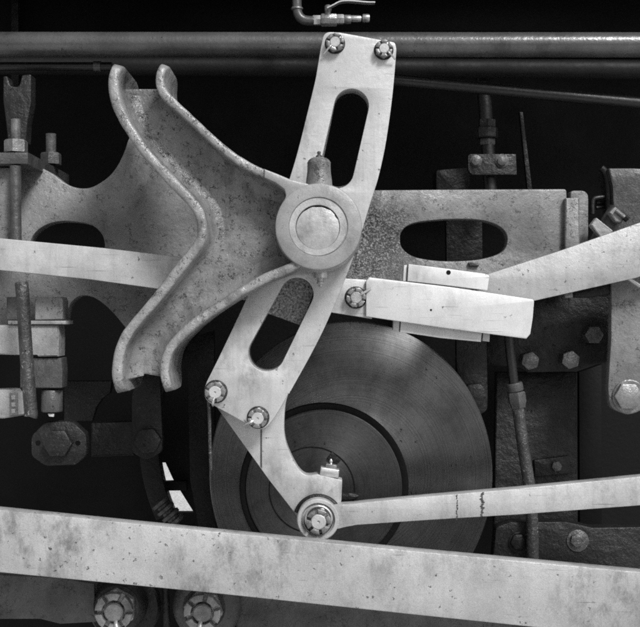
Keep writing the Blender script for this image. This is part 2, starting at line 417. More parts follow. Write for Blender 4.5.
hx(344, 351, 19.5, 4.6, M_fit, 'collar', t, 20); hx(350.5, 361, 18.8, 3.4, M_bright, 'nozzle', t, 20); hx(360.5, 363, 18.5, 2.2, M_fit, 'nozzle_neck', t, 16); hx(362.5, 369.5, 18.2, 4.2, M_bright, 'nozzle_tip', t, 20)
mk('lever_stem', lathe(W(328, 15, Yt), (0, 0, 1), [(0.009, 0), (0.009, .01), (.0105, .013), (.0105, .022), (.007, .027), (0, .028)], 18), M_fit, t)
lv = [W(x, y, Yt - .02) for x, y in ((327, 9), (333, 6), (341, 2.2), (352, 1.8), (366, 3), (375, 3.2))]
lv = [Vector(q) for q in catmull([tuple(q) for q in lv], 5)]
V, F = [], []
for i, q in enumerate(lv):
    d = (lv[min(i + 1, len(lv) - 1)] - lv[max(i - 1, 0)]).normalized(); n_ = Vector((-d.z, 0, d.x))
    for a, b in ((-.011, -.0017), (.011, -.0017), (.011, .0017), (-.011, .0017)): V.append(tuple(q + Vector((0, a, 0)) + n_ * b))
for i in range(len(lv) - 1):
    for k in range(4): F.append((4 * i + k, 4 * i + (k + 1) % 4, 4 * i + 4 + (k + 1) % 4, 4 * i + 4 + k))
F += [(0, 1, 2, 3), tuple(4 * (len(lv) - 1) + k for k in range(4))]
mk('lever', (V, F), M_bright, t)

# ------------------------------------------------------------------ big pierced plate behind
YP = 0.27
top = [(-60, 168), (20, 168), (42, 168)] + catmull([(42, 168), (53, 174), (65, 183), (76, 187.5), (88, 188), (98, 184), (109, 176), (117, 166), (124, 152), (129, 138), (137, 128)], 5)[1:]
out = top + [(165, 132), (215, 178), (262, 192), (330, 190.5), (450, 189.5), (566.5, 189, 3), (567, 200), (566, 262), (540, 296), (440, 303), (380, 306), (345, 298), (322, 284), (285, 262), (235, 278), (190, 308), (140, 348)]
out = rnd(out)
arch = catmull([(124, 326), (114, 314), (103, 303.5), (92, 297), (80, 296), (71, 303), (67, 313)], 5)
out = out + arch + [(66, 325), (-60, 325)]
hl = catmull([(31, 240), (37, 231), (47, 224.5), (59, 221.5), (72, 221.5), (86, 223.5), (96, 228), (103, 237), (104, 250), (95, 262), (67, 268), (40, 262), (31, 250)], 5, True)
hr = catmull([(400, 240), (402, 231), (411, 224), (430, 220.5), (455, 219), (480, 220), (497, 225), (506, 233), (507, 243), (502, 252), (488, 257.5), (470, 260.5), (440, 261), (415, 257), (403, 249)], 5, True)
gp = thing('pierced_plate', 'large rough grey steel plate with oval cut-outs behind the bracket', 'plate', W(320, 320, YP))
mk('plate_body', prism([out, hl, hr], YP, 0.05, 0.004), M_plate, gp)
mk('lug', prism([rnd([(468, 262), (478, 262.5), (480, 266), (470, 266)], 1)], YP - .012, .015), M_mid, gp)
e = thing('end_clamp', 'pale two-piece upright clamp at the right end of the pierced plate', 'clamp', W(575, 245, YP))
mk('rear_bar', prism([rnd([(570.5, 190.5, 4), (588.5, 190.5, 8), (588.5, 262), (570.5, 262)], 0)], YP + .015, .05, .004), M_plate, e)
mk('front_bar', prism([rnd([(565.5, 198), (579.5, 197.5), (580, 262), (565, 262)], .6)], YP - .02, .035, .003), M_plate, e)

# ------------------------------------------------------------------ turned disc (wheel) behind the link
YD = 0.34
kd = K(YD); cW = W(351, 475, YD)
wh = thing('wheel_disc', 'large dark turned steel disc with concentric grooves behind the link', 'disc', cW)
R = 154 * kd
hubc = W(324, 487, YD)
dv, df = lathe(cW, (0, -1, 0), [(0, -.10), (R - .004, -.10), (R, -.096), (R, -.005), (R - .004, 0), (R * .60, 0.0), (0, 0.0)], 128)
mk('disc_face', ([(cW.x + (x - cW.x) * .92, y, z) for x, y, z in dv], df), M_disc, wh)
gr = 82 * kd
mk('groove_ring', lathe(hubc, (0, -1, 0), [(gr - .014, -.002), (gr - .012, .004), (gr - .002, .006), (gr + .004, .006), (gr + .006, .004), (gr + .008, -.002)], 96), M_black, wh)
mk('hub_face', lathe(hubc, (0, -1, 0), [(0, .012), (gr - .015, .012), (gr - .012, .010), (gr - .011, -.004)], 96), M_hub, wh)
hb = W(312, 489, YD)
mk('hub_line', lathe(hb, (0, -1, 0), [(42 * kd, .010), (42 * kd, .0135), (43 * kd, .0135), (43 * kd, .010)], 72), M_black, wh)
mk('key', prism([[(332, 452), (341, 460), (335, 466), (327, 458)]], YD - .02, .02), M_dark, wh)
mk('oil_boss', prism([rnd([(330, 494), (352, 493), (362, 496), (352, 500), (330, 500)], 3)], YD - .04, .03, .004), M_dark, wh)

# tyre of the wheel further back, gap beside it
tc = W(330, 430, 0.80)
mk('upright_strap', prism([[(187, 340), (214, 330), (216, 560), (204, 560), (196, 512), (190, 480)]], 0.47, .03), M_strap, label='dark upright strap left of the turned disc, below the lower link nut', cat='strap')
mk('oil_drip', tube([W(208.5, 401, .03), W(209.5, 420, .03), W(210, 445, .03), W(211, 470, .03)], 1.7 * K(.03), 8), M_rust, label='thin speckled oil drip below the lower left nut of the link', cat='drip')  # line of dripping oil, built as a thin tube

# ------------------------------------------------------------------ radius rod (passes through the link)
YR = 0.066
rr_ = thing('radius_rod', 'bright flat radius rod passing behind the grey bracket and through the link', 'rod', W(270, 290, YR))
kz = lambda pts: [(W(x, y, YR).x, W(x, y, YR).z) for x, y in pts]
mk('rod_bar', prism([rnd([(-60, 232.5), (104, 248), (178, 256.5), (260, 266), (347, 278.5), (372, 280), (372, 319), (334, 313), (250, 301), (155, 288.5), (90, 279.5), (-60, 264)])], YR, 0.046, 0.003), M_steel, rr_)
mk('slide_bar', prism([rnd([(366, 281), (369, 277.2, 1), (450, 287), (534.5, 299.5, 3), (533, 318), (530.5, 334, 1), (526.5, 338.8, 1), (497, 335), (440, 327.5), (366, 316.5)])], YR - .014, 0.075, 0.003), M_white, rr_)
mk('guide_strip', prism([rnd([(408.5, 264), (448, 268.8), (486, 274, 1), (489.5, 276, 1), (487.5, 290.5, 1), (448, 285.5), (407.5, 281)])], YR + .01, 0.05, 0.002), M_white, rr_)
mk('guide_strip', prism([rnd([(401, 321), (482, 332.5), (481, 342), (440, 338), (400, 332)])], YR + .01, 0.05, 0.002), M_white, rr_)
mk('end_stop', prism([[(404, 265), (407, 265), (406, 281), (403, 281)]], YR + .02, 0.03, 0.001), M_white, rr_)
mk('end_stop', prism([[(393.5, 319), (399.7, 319.5), (399, 331), (393, 330.3)]], YR + .012, 0.03, 0.001), M_steel, rr_)
mk('end_stop', prism([[(483.5, 331), (490, 332), (489.5, 341.8), (482.5, 341)]], YR + .012, 0.03, 0.001), M_steel, rr_)
for x, y in ((431, 310),):
    c = W(x, y, YR - .014); c.y = YR - .014
    mk('oil_hole', lathe(c, (0, -1, 0), [(.0028, .0), (.0028, .0006), (0, .0006)], 12), M_black, rr_)
c = W(448.5, 272.5, YR + .01); c.y = YR + .01
mk('oil_hole', lathe(c, (0, -1, 0), [(.006, .0), (.006, .0006), (0, .0006)], 12), M_black, rr_)
castle(rr_, 356, 297.5, YR, 10.5, M_fit, .2, cot=-.55, studr=.55)

# lifting arm right
mk('lifting_arm', prism([rnd([(470, 281), (488, 274), (564, 249.5), (636, 224), (700, 202), (700, 258), (636, 278), (536, 300.5), (480, 312)])], 0.15, 0.045, 0.003), M_rod,
   label='pale flat arm rising to the right edge from behind the white slide bar', cat='arm')

# ------------------------------------------------------------------ expansion link
lk = thing('expansion_link', 'tall curved bright steel link with two long slots and castle nuts', 'link', W(300, 240, 0.0))
ol = catmull([(321, 46), (318, 64), (315, 81), (307.5, 112), (298.5, 148), (290, 177), (270, 238), (247.5, 296), (218, 359)], 6)
ol += rnd([(218, 359), (207, 381)], 0)[1:] + catmull([(207, 381), (204, 391), (206.5, 400), (214.5, 406), (231, 415)], 4)[1:]
ol += catmull([(247, 424), (253, 428), (260, 429.5), (268, 425.5), (277, 413.5), (288, 394.5), (291, 390.5), (315, 347), (332, 311), (354, 256), (371, 201), (378, 179), (385, 148), (390.5, 112), (394, 81), (396.5, 50)], 4)
ol += rnd([(396.5, 50), (395.5, 42.5, 5), (354, 35), (340, 32.5), (324, 31.5, 9), (321, 46)], 0)[1:-1]
sl1 = stadium((351.5, 106), (336.5, 171), 17.3)
sl2 = stadium((297, 294), (266.5, 353), 16.5, 18.3)
mk('front_plate', prism([ol, sl1, sl2], 0.0, 0.058, 0.0022), M_steel, lk)
sh = lambda l: [(320 + (x - 320) * 0.985, 313.5 + (y - 313.5) * 0.985) for x, y in l]
mk('rear_plate', prism([sh(ol), sh(sl1), sh(sl2)], 0.118, 0.058, 0.002), M_mid, lk)
# spacer liner inside the upper slot
mk('slot_liner', prism([stadium((351.5, 107), (338, 170), 21), stadium((351.5, 107), (338, 170), 16.6)], 0.060, 0.055, 0.001), M_mid, lk)
mk('slot_liner', prism([stadium((297, 296), (267, 352), 21), stadium((297, 296), (267, 352), 17.6)], 0.060, 0.055, 0.001), M_mid, lk)
castle(lk, 335, 42.5, 0, 9.6, M_fit, .25, cot=2.35, studr=.55)
castle(lk, 384, 49, 0, 9.2, M_fit, .5, cot=.75, studr=.55)
castle(lk, 215.3, 392, 0, 11, M_fit, .1, smat=M_pin, studr=.58, dimple=True, cot=1.75, cl_=1.25)
castle(lk, 257.8, 418, 0, 10.6, M_fit, .4, smat=M_pin, studr=.58, dimple=True, cot=2.65, cl_=1.45)
# foot
YF = 0.064
ft = [(213, 402), (268.5, 479.5), (297, 516), (304, 530), (334, 530)] + [(341.5, 500), (342.3, 480.2, 1), (317, 474.2)] + catmull([(317, 474.2), (306, 475), (297.5, 467.5), (289, 451), (285, 438), (284, 424), (285.5, 404), (290, 389), (296, 370)], 4)[1:] + [(240, 380)]
foot = mk('link_foot', prism([rnd(ft)], YF, 0.046, 0.0025), M_steel, lk)
mk('seam_step', prism([[(260.5, 428), (262, 428), (262, 468), (260.5, 466)]], YF - .002, .004, .0005), M_mid, foot)
mk('hex_fitting', prism([rnd([(320.5, 467, 1), (339.5, 470, 1), (338.5, 478.5), (319.5, 476)], 0)], YF, .035, .003), M_bright, foot)
mk('hex_fitting', prism([rnd([(326, 463.5, 1), (337, 465.5, 1), (336.5, 470.5), (325, 468.5)], 0)], YF + .005, .022, .002), M_fit, foot)
mk('grease_nipple', lathe(W(331, 467, YF + .016), (0, 0, 1), [(.007, 0), (.005, .006), (.003, .010), (.0045, .013), (.0045, .017), (.002, .021), (0, .0215)], 14), M_bright, foot)
# link block in the lower slot
mk('link_block', prism([rnd([(286, 262), (322, 268), (302, 326), (262, 311.5)], 0)], 0.030, 0.034, 0.003), M_grit, label='coarse gritty die block filling the top of the lower link slot', cat='die block')

# ------------------------------------------------------------------ link bracket
br = thing('link_bracket', 'heavy grey cast two-armed bracket with raised rims carrying the round bearing', 'bracket', W(230, 230, -.02))
YFr, YWf, YWb = -0.12, -0.025, 0.005
bc = W(318.5, 226.5, -.13); BR = 43.5 * K(-.13)
def flange(path, half, side, nm, tip0, tip1, mat=M_rim):
    q = catmull([(W(x, y, YFr).x, W(x, y, YFr).z) for x, y in path], 8)
    q = [Vector(v) for v in q]
    # resample evenly
    ln = [0]
    for a, b in zip(q, q[1:]): ln.append(ln[-1] + (b - a).length)
    T = ln[-1]; n = 0; SS = [0.0]
    while SS[-1] < T - 1e-6:
        u0 = min(SS[-1] if tip0 else 9, T - SS[-1] if tip1 else 9)
        SS.append(min(T, SS[-1] + (.0008 if u0 < .012 else .0025 if u0 < .13 else .006)))
    n = len(SS) - 1
    pts = []; j = 0
    for i in range(n + 1):
        s = SS[i]
        while j < len(ln) - 2 and ln[j + 1] < s: j += 1
        pts.append((q[j].lerp(q[j + 1], (s - ln[j]) / max(1e-9, ln[j + 1] - ln[j])), s))
    # a few extra very close to the tips so their rounding is smooth
    V, F = [], []; m = None
    for i, (pt, s) in enumerate(pts):
        d = (pts[min(i + 1, n)][0] - pts[max(i - 1, 0)][0]).normalized()
        nn = Vector((d.y, -d.x)) * side          # towards the web
        dist = max(0, (pt - Vector((bc.x, bc.z))).length - BR)
        yb = -0.012 + 0.235 * min(1, max(0, (dist - .20) / .28)) ** 1.3
        yf = YFr + .0012 * math.sin(s * 61 + 1.3 * math.sin(s * 37)); fil = 1.0
        for on, u in ((tip0, s), (tip1, T - s)):
            if not on: continue
            r1 = .03; R1 = .12
            if u < r1: yf += (r1 - math.sqrt(max(0, r1 * r1 - (r1 - u) ** 2)))
            if u < R1: yb -= (R1 - math.sqrt(max(0, R1 * R1 - (R1 - u) ** 2))) * 1.35
            fil = min(fil, max(0, min(1, (u - .058) / .008 if pt.y > bc.z else (u - (.024 if side < 0 else .038)) / .004)))
        yb = max(yb, yf + .02)
        h = half * (1 + .10 * math.sin(s * 23) * .5 + .03 * math.sin(s * 97 + 2 * math.sin(s * 41)))
        b = min(.008, h * .55)
        w = YWf
        f1, f2, f3 = .004 * fil, .013 * fil, .034 * fil
        def cl(y): return min(max(y, yf + b + .001), yb - .003)
        sec = [(-h, yb), (-h, yf + b), (-h + b * .35, yf + b * .35), (-h + b, yf), (h - b, yf), (h - b * .35, yf + b * .35), (h, yf + b),
               (h + f1 * .2, cl(w - .036)), (h + f1, cl(w - .020)), (h + f2, cl(w - .007)), (h + f3, cl(w - .0005)), (h + f3, cl(w + .006)), (h, cl(w + .012)), (h, yb)]
        m = len(sec)
        for o_, y in sec:
            v = pt + nn * o_; V.append((v.x, y, v.y))
    for i in range(n):
        for k in range(m):
            j = (k + 1) % m; F.append((i * m + k, i * m + j, (i + 1) * m + j, (i + 1) * m + k))
    F.append(tuple(range(m))); F.append(tuple(n * m + k for k in range(m)))
    fo = mk(nm, (V, F), M_cast, br, ang=60)
    fo.data.materials.append(mat)                  # worn front edge of the rim, paler also for the highlight along it
    for p_ in fo.data.polygons:
        if p_.center.y + WL[fo.name].y < YFr + .008: p_.material_index = 1
    return [p_[0] for p_ in pts]
PL = [(117, 62.5), (113.3, 78), (114, 92), (117.5, 106), (124.5, 121), (134, 136), (145, 152), (160.5, 169), (176.5, 186), (190, 200), (198.5, 212), (202, 228), (199, 243), (181.5, 266), (157.5, 297), (138.5, 319), (125.5, 336), (118.5, 355), (117, 375), (120.5, 393)]
PU = [(164, 62.5), (160, 74), (160, 84), (163.5, 93), (170.5, 100.5), (182, 111), (196, 124), (210, 137), (231, 155), (252, 168), (273, 177), (296, 186)]
PB = [(304, 258), (290, 268), (266, 278), (245, 289.5), (222, 304.5), (197, 321.5), (177, 339.5), (167, 354), (164, 372), (168.5, 392)]
aL = flange(PL, .0122, -1, 'rim', True, True)
aU = flange(PU, .0098, 1, 'rim', True, False)
aB = flange(PB, .0110, 1, 'rim', False, True)
# web: between the rims
k0 = lambda pts, lo, hi: [tuple(p_) for i, p_ in enumerate(pts) if lo <= i / (len(pts) - 1) <= hi]
wt = W(137, 88.5, YWf).z; wbz = W(145, 374, YWf).z
left = [tuple(p_) for p_ in aL if wbz - .02 < p_.y < wt]
up = [tuple(p_) for p_ in aU if p_.y < wt]
lo_ = [tuple(p_) for p_ in aB if p_.y > wbz - .012]
mid = [(W(145, 374, YWf).x, wbz), ]
loop = left[::-1] + [(W(141, 88.5, YWf).x, wt - .001)] + up + [(bc.x - .02, bc.z)] + lo_ + mid
mk('web', prism_w([loop], YWf, YWb, .003), M_cast, br)
# bearing boss
prof = [(0, -.118), (BR * 1.0, -.118), (BR, -.004), (BR - .002, -.001), (BR - .005, 0), (29.6 * K(-.13), 0), (29.3 * K(-.13), .0022), (28.9 * K(-.13), .0024)]
boss = mk('bearing_boss', lathe(bc, (0, -1, 0), [(0, -.118), (BR + .004, -.118), (BR + .002, -.06), (BR, -.006), (BR - .0015, -.002), (BR - .005, 0), (29.7 * K(-.13), 0), (29.3 * K(-.13), -.003), (22.6 * K(-.13), -.0035), (22.4 * K(-.13), -.024), (0, -.024)], 96), M_boss, br)
c2 = W(317.8, 227, -.13); c2.y = -.13
mk('bush', lathe(c2, (0, -1, 0), [(28.9 * K(-.13), -.006), (28.9 * K(-.13), -.001), (28.4 * K(-.13), .0005), (22.4 * K(-.13), .0005), (22 * K(-.13), -.001), (21.9 * K(-.13), -.023)], 72), M_cap, boss)
pc = []
for i in range(72):
    a = 2 * math.pi * i / 72; r = 21.6
    if 0.75 < a < 2.3: r -= .5 + .5 * math.sin(a * 9) * math.sin(a * 4 + 1)
    if 0.2 < a < .75: r -= .3 + .5 * math.sin(a * 14)
    pc.append((317.8 + r * math.cos(a), 227.8 - r * math.sin(a)))
mk('pin_cap', prism([pc], -.1312, .024, .0012), M_cap, boss)
mk('shoulder', prism([rnd([(264, 168.6), (277, 173.6), (291, 179.5), (306, 183), (325, 190), (300, 215), (277, 222), (279, 208, 6), (286, 196, 6), (284, 189, 5), (275, 182.5), (264, 177.5)])], -.1265, .10, .005), M_boss, br)
a_ = W(319, 186, -.085); b_ = W(319, 157.5, -.085)
kk = K(-.085)
H = 28.5 * kk
cup = mk('grease_cup', lathe(a_, (0, 0, 1), [(0, 0), (13.4 * kk, 0), (13 * kk, 5 * kk), (11.8 * kk, 14 * kk), (11.6 * kk, 22 * kk), (11.9 * kk, 23 * kk), (10.6 * kk, 25.5 * kk), (8 * kk, 27.5 * kk), (5.5 * kk, 28.3 * kk), (0, 28.5 * kk)], 32), M_cast, br)
mk('grease_nipple', lathe(a_ + Vector((0, 0, 28 * kk)), (0, 0, 1), [(3.6 * kk, 0), (3.2 * kk, 2 * kk), (1.6 * kk, 3.4 * kk), (1.5 * kk, 4.4 * kk), (2.1 * kk, 5 * kk), (1.4 * kk, 6.6 * kk), (0, 7 * kk)], 14), M_mid, cup)
mk('grease_nipple', lathe(W(320.5, 272, -.02), (0, 0, -1), [(7.5 * kk, 0), (7.5 * kk, 6 * kk), (3.2 * kk, 6.4 * kk), (3 * kk, 10 * kk), (4 * kk, 10.5 * kk), (4 * kk, 12 * kk), (2 * kk, 13 * kk), (2 * kk, 15 * kk), (0, 16 * kk)], 14), M_bright, br)

# ------------------------------------------------------------------ eccentric rod and its pin
YE = 0.02
er = thing('eccentric_rod', 'slim bright rod running right from the pin under the link foot', 'rod', W(480, 510, YE))
mk('rod_bar', prism([rnd([(330, 505.5), (341, 504.5), (354, 503.8), (368, 502), (430, 496.3), (520, 488.5), (636, 477), (700, 470.5), (700, 500), (636, 505.8), (520, 514.5), (430, 520), (357, 525), (346, 527), (338, 529), (326, 526)])], YE + .012, 0.04, 0.0025), M_steel, er)
ey = W(318, 519.5, YE); ke = K(YE)
eye = mk('rod_eye', lathe(ey, (0, -1, 0), [(0, -.06), (21 * ke, -.06), (21 * ke, .005), (20 * ke, .008), (17.2 * ke, .008), (16.2 * ke, .005), (15.6 * ke, .0), (0, .0)], 64), M_steel, er)
n_ = castle(eye, 318.5, 521, YE, 13.6, M_fit, .2, studr=.56, smat=M_pin, dimple=True, hgt=.35)
ring = [W(318.5 + 13 * math.cos(a), 518.5 + 12.5 * math.sin(a), YE - .022) for a in [math.radians(q) for q in range(150, 420, 15)]]
mk('cotter_pin', tube(ring, .0032, 8, 3), M_bright, eye)
mk('gap_shade_arc', tube([W(318 + 22.3 * math.cos(math.radians(q)), 518 + 22 * math.sin(math.radians(q)), YE + .03) for q in range(195, 330, 12)], .006, 8, 3), M_dark, er)  # dark arc put in for the shaded gap between foot and eye
for x0, wd, y0 in ((457, 1.0, 494), (482.3, 2.3, 491.8)):
    fr = []; y = y0 + .3
    while y < y0 + 24.5:
        hh = random.uniform(.6, 2.6); ww = wd * random.uniform(.4, 1.0); xo = x0 + random.uniform(-.5, .5) * wd
        fr.append(prism([[(xo + ww * math.cos(t_) * random.uniform(.8, 1.1), y + hh * (1 + math.sin(t_)) / 2) for t_ in [k * math.pi / 4 for k in range(8)]]], YE + .0112, 0.0012, 0.0))
        y += hh * random.uniform(.75, 1.25)
    mk('oil_stain', join(*fr), M_stain, er)

# ------------------------------------------------------------------ main rod across the bottom
mk('coupling_rod', prism([rnd([(-60, 503.5), (4, 510), (210, 531), (420, 551.5), (636, 571.5), (700, 577), (700, 646), (636, 638), (420, 615.5), (210, 593), (4, 573), (-60, 567)])], -0.14, 0.04, 0.004), M_rod,
   label='broad bright worn rod crossing the whole picture below the link', cat='rod')

# ------------------------------------------------------------------ bottom row: crank nuts
YN = 0.03
def crank(cx, cy, lab, mat, rn, rc, cot, outer=None, rot=.55):
    c = W(cx, cy, YN); c.y = YN; k = K(YN)
    t = thing('crank_pin', lab, 'nut', c, 'castle nuts under the broad rod')
    col = mk('collar', lathe(c, (0, -1, 0), [(0, -.12), (rc * k, -.12), (rc * k, -.03), (rc * k * .96, -.016), (rc * k * .86, -.006), (rc * k * .72, 0), (0, 0)], 64), mat, t)
    castle(t, cx - 3, cy + 2, YN, rn, M_nut, rot, smat=M_fit, studr=.46, hgt=.5, cot=cot)
    if outer:
        c3 = W(outer[0], outer[1], YN + .05); c3.y = YN + .05
        mk('rear_collar', lathe(c3, (0, -1, 0), [(0, -.05), (outer[2] * k, -.05), (outer[2] * k, -.005), (outer[2] * k * .95, 0), (0, 0)], 64), M_dark, t)
    return t
crank(118, 608, 'castle nut on a dark domed collar under the broad rod, left of the pair', M_dark, 20.5, 27, 1.35, (124, 608, 36))
crank(206, 609, 'castle nut on a paler collar under the broad rod, right of the pair', M_mid, 20, 35, 1.75, rot=.85)
mk('side_plate', prism([rnd([(-60, 572), (62, 578), (94, 584), (96, 622), (60, 624, 5), (40, 619), (-60, 619)])], 0.05, 0.05, .003), M_mid, label='grey flat bar end at bottom left beside the castle nuts', cat='plate')
mk('lower_bar', prism([rnd([(236, 592), (700, 618), (700, 720), (236, 720)])], 0.06, 0.05, .003), M_mid, label='grey flat bar under the broad rod at bottom right', cat='bar')
mk('divider_rod', tube([W(165, 570, .06), W(168, 660, .06)], 3.5 * K(.06), 14, smooth=False), M_dark, label='thin dark upright rod between the two castle nuts', cat='rod')

# ------------------------------------------------------------------ left side: studs, spring blocks, slanted pipes
Ys = 0.12
sb = thing('stud_bar', 'grey bar running back from the left edge with two nutted studs', 'bar', W(16, 158, Ys))
a = W(-40, 164, Ys); b = W(28, 152.3, Ys)
mk('bar_body', boxw((a.x, Ys, a.z), (b.x, Ys + .45, b.z), .003), M_mid, sb)
def vnut(px, py, Y, r, hpx, sr, sh_, par, mat):
    c = W(px, py, Y); k = K(Y)
    n = mk('hex_nut', lathe(c, (0, 0, 1), [(0, 0), (r * k, 0), (r * k, hpx * k * .85), (r * k * .88, hpx * k), (0, hpx * k)], 6), mat, par, ang=20)
    pr = []; z = 0
    pr.append((sr * k * .9, 0))
    while z < sh_ * k:
        pr += [(sr * k, z + .001), (sr * k * .9, z + .0028)]; z += .004
    pr.append((0, z))
    mk('threaded_stud', lathe(c + Vector((0, 0, hpx * k)), (0, 0, 1), pr, 20), M_fit, n, ang=60)
vnut(16, 152.6, Ys + .035, 11.8, 12.5, 5.3, 21, sb, M_fit)
vnut(51, 164.5, Ys + .28, 10.5, 11.5, 5.4, 19, sb, M_mid)
mk('forked_lug', prism([rnd([(3, 76, 2), (7, 76, 2), (10, 86, 4), (19, 87, 4), (22, 75, 2), (31, 74, 2), (31, 103, 8), (27, 124, 8), (26, 142), (8, 142), (6, 124, 8), (3, 100, 8)], 0)], 0.24, 0.05, .004, 3), M_mid2, label='dark forked lug above the stud nuts at the left edge', cat='lug')
mk('drain_pipe', tube([W(15.5, 166, .13), W(15.5, 200, .13), W(16, 245, .13)], 5.6 * K(.13), 20), M_mid, label='upright grey pipe just below the stud bar at the left edge', cat='pipe')
mk('edge_strip', prism([[(-20, 168), (10.5, 168), (11.5, 240), (-20, 240)]], 0.16, .03), M_plate, label='pale upright strip at the left edge behind the upright pipe', cat='strip')
mk('slanted_pipe', tube([W(21.5, 283, .045), W(23, 300, .04), W(26, 350, .04), W(30.5, 408, .04), W(31, 416, .04)], 6.6 * K(.04), 20), M_rust, label='flaking slanted grey pipe in front of the stacked blocks', cat='pipe')
sp = thing('block_stack', 'stack of worn metal blocks behind the slanted pipe at the left', 'blocks', W(34, 415, .16))
mk('top_block', prism([rnd([(35, 297.5), (61.5, 297), (62.8, 301), (62.6, 319.5), (35, 320)], .6)], .15, .06, .002), M_plate, sp)
mk('top_block', prism([rnd([(6.5, 297), (20, 297), (20, 320), (6.5, 320)], .6)], .16, .05, .002), M_mid, sp)
mk('shim', prism([[(8, 320.7), (66, 320.7), (66, 324.2), (8, 324.2)]], .135, .08, .001), M_block, sp)
mk('middle_block', prism([rnd([(-20, 325), (58.5, 325), (59, 340), (58.6, 356.5), (38, 356.5), (37, 355), (15, 355), (-20, 354)], .5)], .145, .07, .003), M_block, sp)
mk('lower_block', prism([rnd([(20, 358), (61.5, 358), (62.4, 372), (61.8, 388), (20, 388)], .6)], .155, .06, .002), M_mid, sp)
ca = W(52, 411.5, .19); 
mk('bottom_roller', lathe(ca, (0, 0, 1), [(0, 0), (10 * K(.19), 0), (10.6 * K(.19), .003), (10.6 * K(.19), 21 * K(.19)), (10 * K(.19), 22 * K(.19)), (0, 22 * K(.19))], 24), M_mid, sp)
mk('foot_block', prism([rnd([(-20, 390.5), (18, 389), (19, 391.5), (26, 391.5), (27, 414.5), (4, 418.5), (-20, 419)], .4)], .14, .07, .003), M_block, sp)
mk('name_tab', prism([[(9.3, 393), (17.6, 393), (17.6, 415), (9.6, 416)]], .137, .006, .0015), M_fit, sp)
for y in (397.5, 404.5, 411): mk('raised_mark', prism([rnd([(11, y - 2), (15.8, y - 2.4), (15, y + .3), (16, y + 2), (11.6, y + 2.3)], .6)], .134, .004, .001), M_steel, sp)
mk('pin_tip', prism([rnd([(47.5, 413.5), (54, 413.8), (53.5, 417), (49, 416.5)], .5)], .17, .01, .001), M_white, sp)
# dark hangers lower left
hp = thing('oval_plate', 'dark oval plate with a large hex bolt head at lower left', 'plate', W(60, 444, .2))
mk('plate_body', prism([rnd([(31, 436, 10), (45, 422, 12), (72, 421, 12), (86, 434, 8), (87, 455, 8), (76, 465, 10), (45, 466, 12), (31, 456, 8)], 0)], .20, .04, .005), M_mid2, hp)
bolt(hp, 57, 443.5, .20, 14.5, M_mid2, 0.0, seat_disc=None)
for x, y in ((78, 443), (38, 443)):
    c = W(x, y, .2); c.y = .2
    mk('rivet_hole', lathe(c, (0, -1, 0), [(.007, 0), (.007, .0006), (0, .0006)], 14), M_black, hp)
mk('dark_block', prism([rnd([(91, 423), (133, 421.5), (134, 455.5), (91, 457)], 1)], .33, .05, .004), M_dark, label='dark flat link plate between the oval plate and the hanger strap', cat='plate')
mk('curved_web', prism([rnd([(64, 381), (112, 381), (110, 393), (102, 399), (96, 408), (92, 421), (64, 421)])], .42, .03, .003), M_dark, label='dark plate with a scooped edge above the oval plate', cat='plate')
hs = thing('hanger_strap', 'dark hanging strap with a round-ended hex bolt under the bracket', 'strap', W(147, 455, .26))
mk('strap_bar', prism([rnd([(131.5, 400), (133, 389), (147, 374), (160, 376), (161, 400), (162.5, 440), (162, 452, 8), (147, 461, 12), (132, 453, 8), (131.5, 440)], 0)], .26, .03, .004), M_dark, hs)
bolt(hs, 147.5, 441, .26, 13.5, M_dark, .1, seat_disc=None)
gp2 = [(150, 360), (166, 352), (172, 400), (166, 452), (158, 452), (150, 420)]
# threaded rod near the bright gap
th = []
a = W(158, 500, .55); b = W(178, 524, .55); ax = (b - a)
prf = [(0, 0)]; z = 0
Lz = ax.length
for i in range(4):
    prf += [(.020, i * Lz / 4 + .003), (.030, i * Lz / 4 + .007), (.030, (i + 1) * Lz / 4 - .007), (.020, (i + 1) * Lz / 4 - .003)]
prf.append((0, Lz))
mk('ribbed_coupling', lathe(a, ax, prf, 20), M_mid, label='small ribbed dark coupling tilted beside the bright gap', cat='coupling')

# ------------------------------------------------------------------ right side, dark machinery behind
bp = thing('bolted_plate', 'dark plate with three hex bolts under the lifting arm', 'plate', W(550, 370, .42))
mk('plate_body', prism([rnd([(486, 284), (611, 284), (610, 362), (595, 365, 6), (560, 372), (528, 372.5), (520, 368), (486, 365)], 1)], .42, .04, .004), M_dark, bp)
for x, y in ((530.5, 361), (571, 360), (594.5, 335)): bolt(bp, x, y, .42, 9.3, M_bolt, random.random(), h=.05, seat_disc=None)
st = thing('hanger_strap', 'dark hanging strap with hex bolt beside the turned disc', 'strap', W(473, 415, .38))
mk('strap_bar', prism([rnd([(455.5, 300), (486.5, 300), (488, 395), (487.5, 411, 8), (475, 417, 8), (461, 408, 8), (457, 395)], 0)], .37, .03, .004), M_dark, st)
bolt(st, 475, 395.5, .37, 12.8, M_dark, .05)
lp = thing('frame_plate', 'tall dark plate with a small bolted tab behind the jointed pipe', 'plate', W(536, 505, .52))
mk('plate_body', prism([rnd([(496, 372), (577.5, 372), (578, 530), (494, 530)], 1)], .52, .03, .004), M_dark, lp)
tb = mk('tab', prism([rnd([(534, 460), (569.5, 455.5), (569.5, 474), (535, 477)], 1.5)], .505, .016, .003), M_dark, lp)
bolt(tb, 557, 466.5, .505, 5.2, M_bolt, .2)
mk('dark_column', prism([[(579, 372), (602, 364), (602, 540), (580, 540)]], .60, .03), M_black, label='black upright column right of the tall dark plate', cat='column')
rs = thing('hanger_strap', 'pale hanging strap with a big hex nut at the right edge', 'strap', W(625, 412, .25))
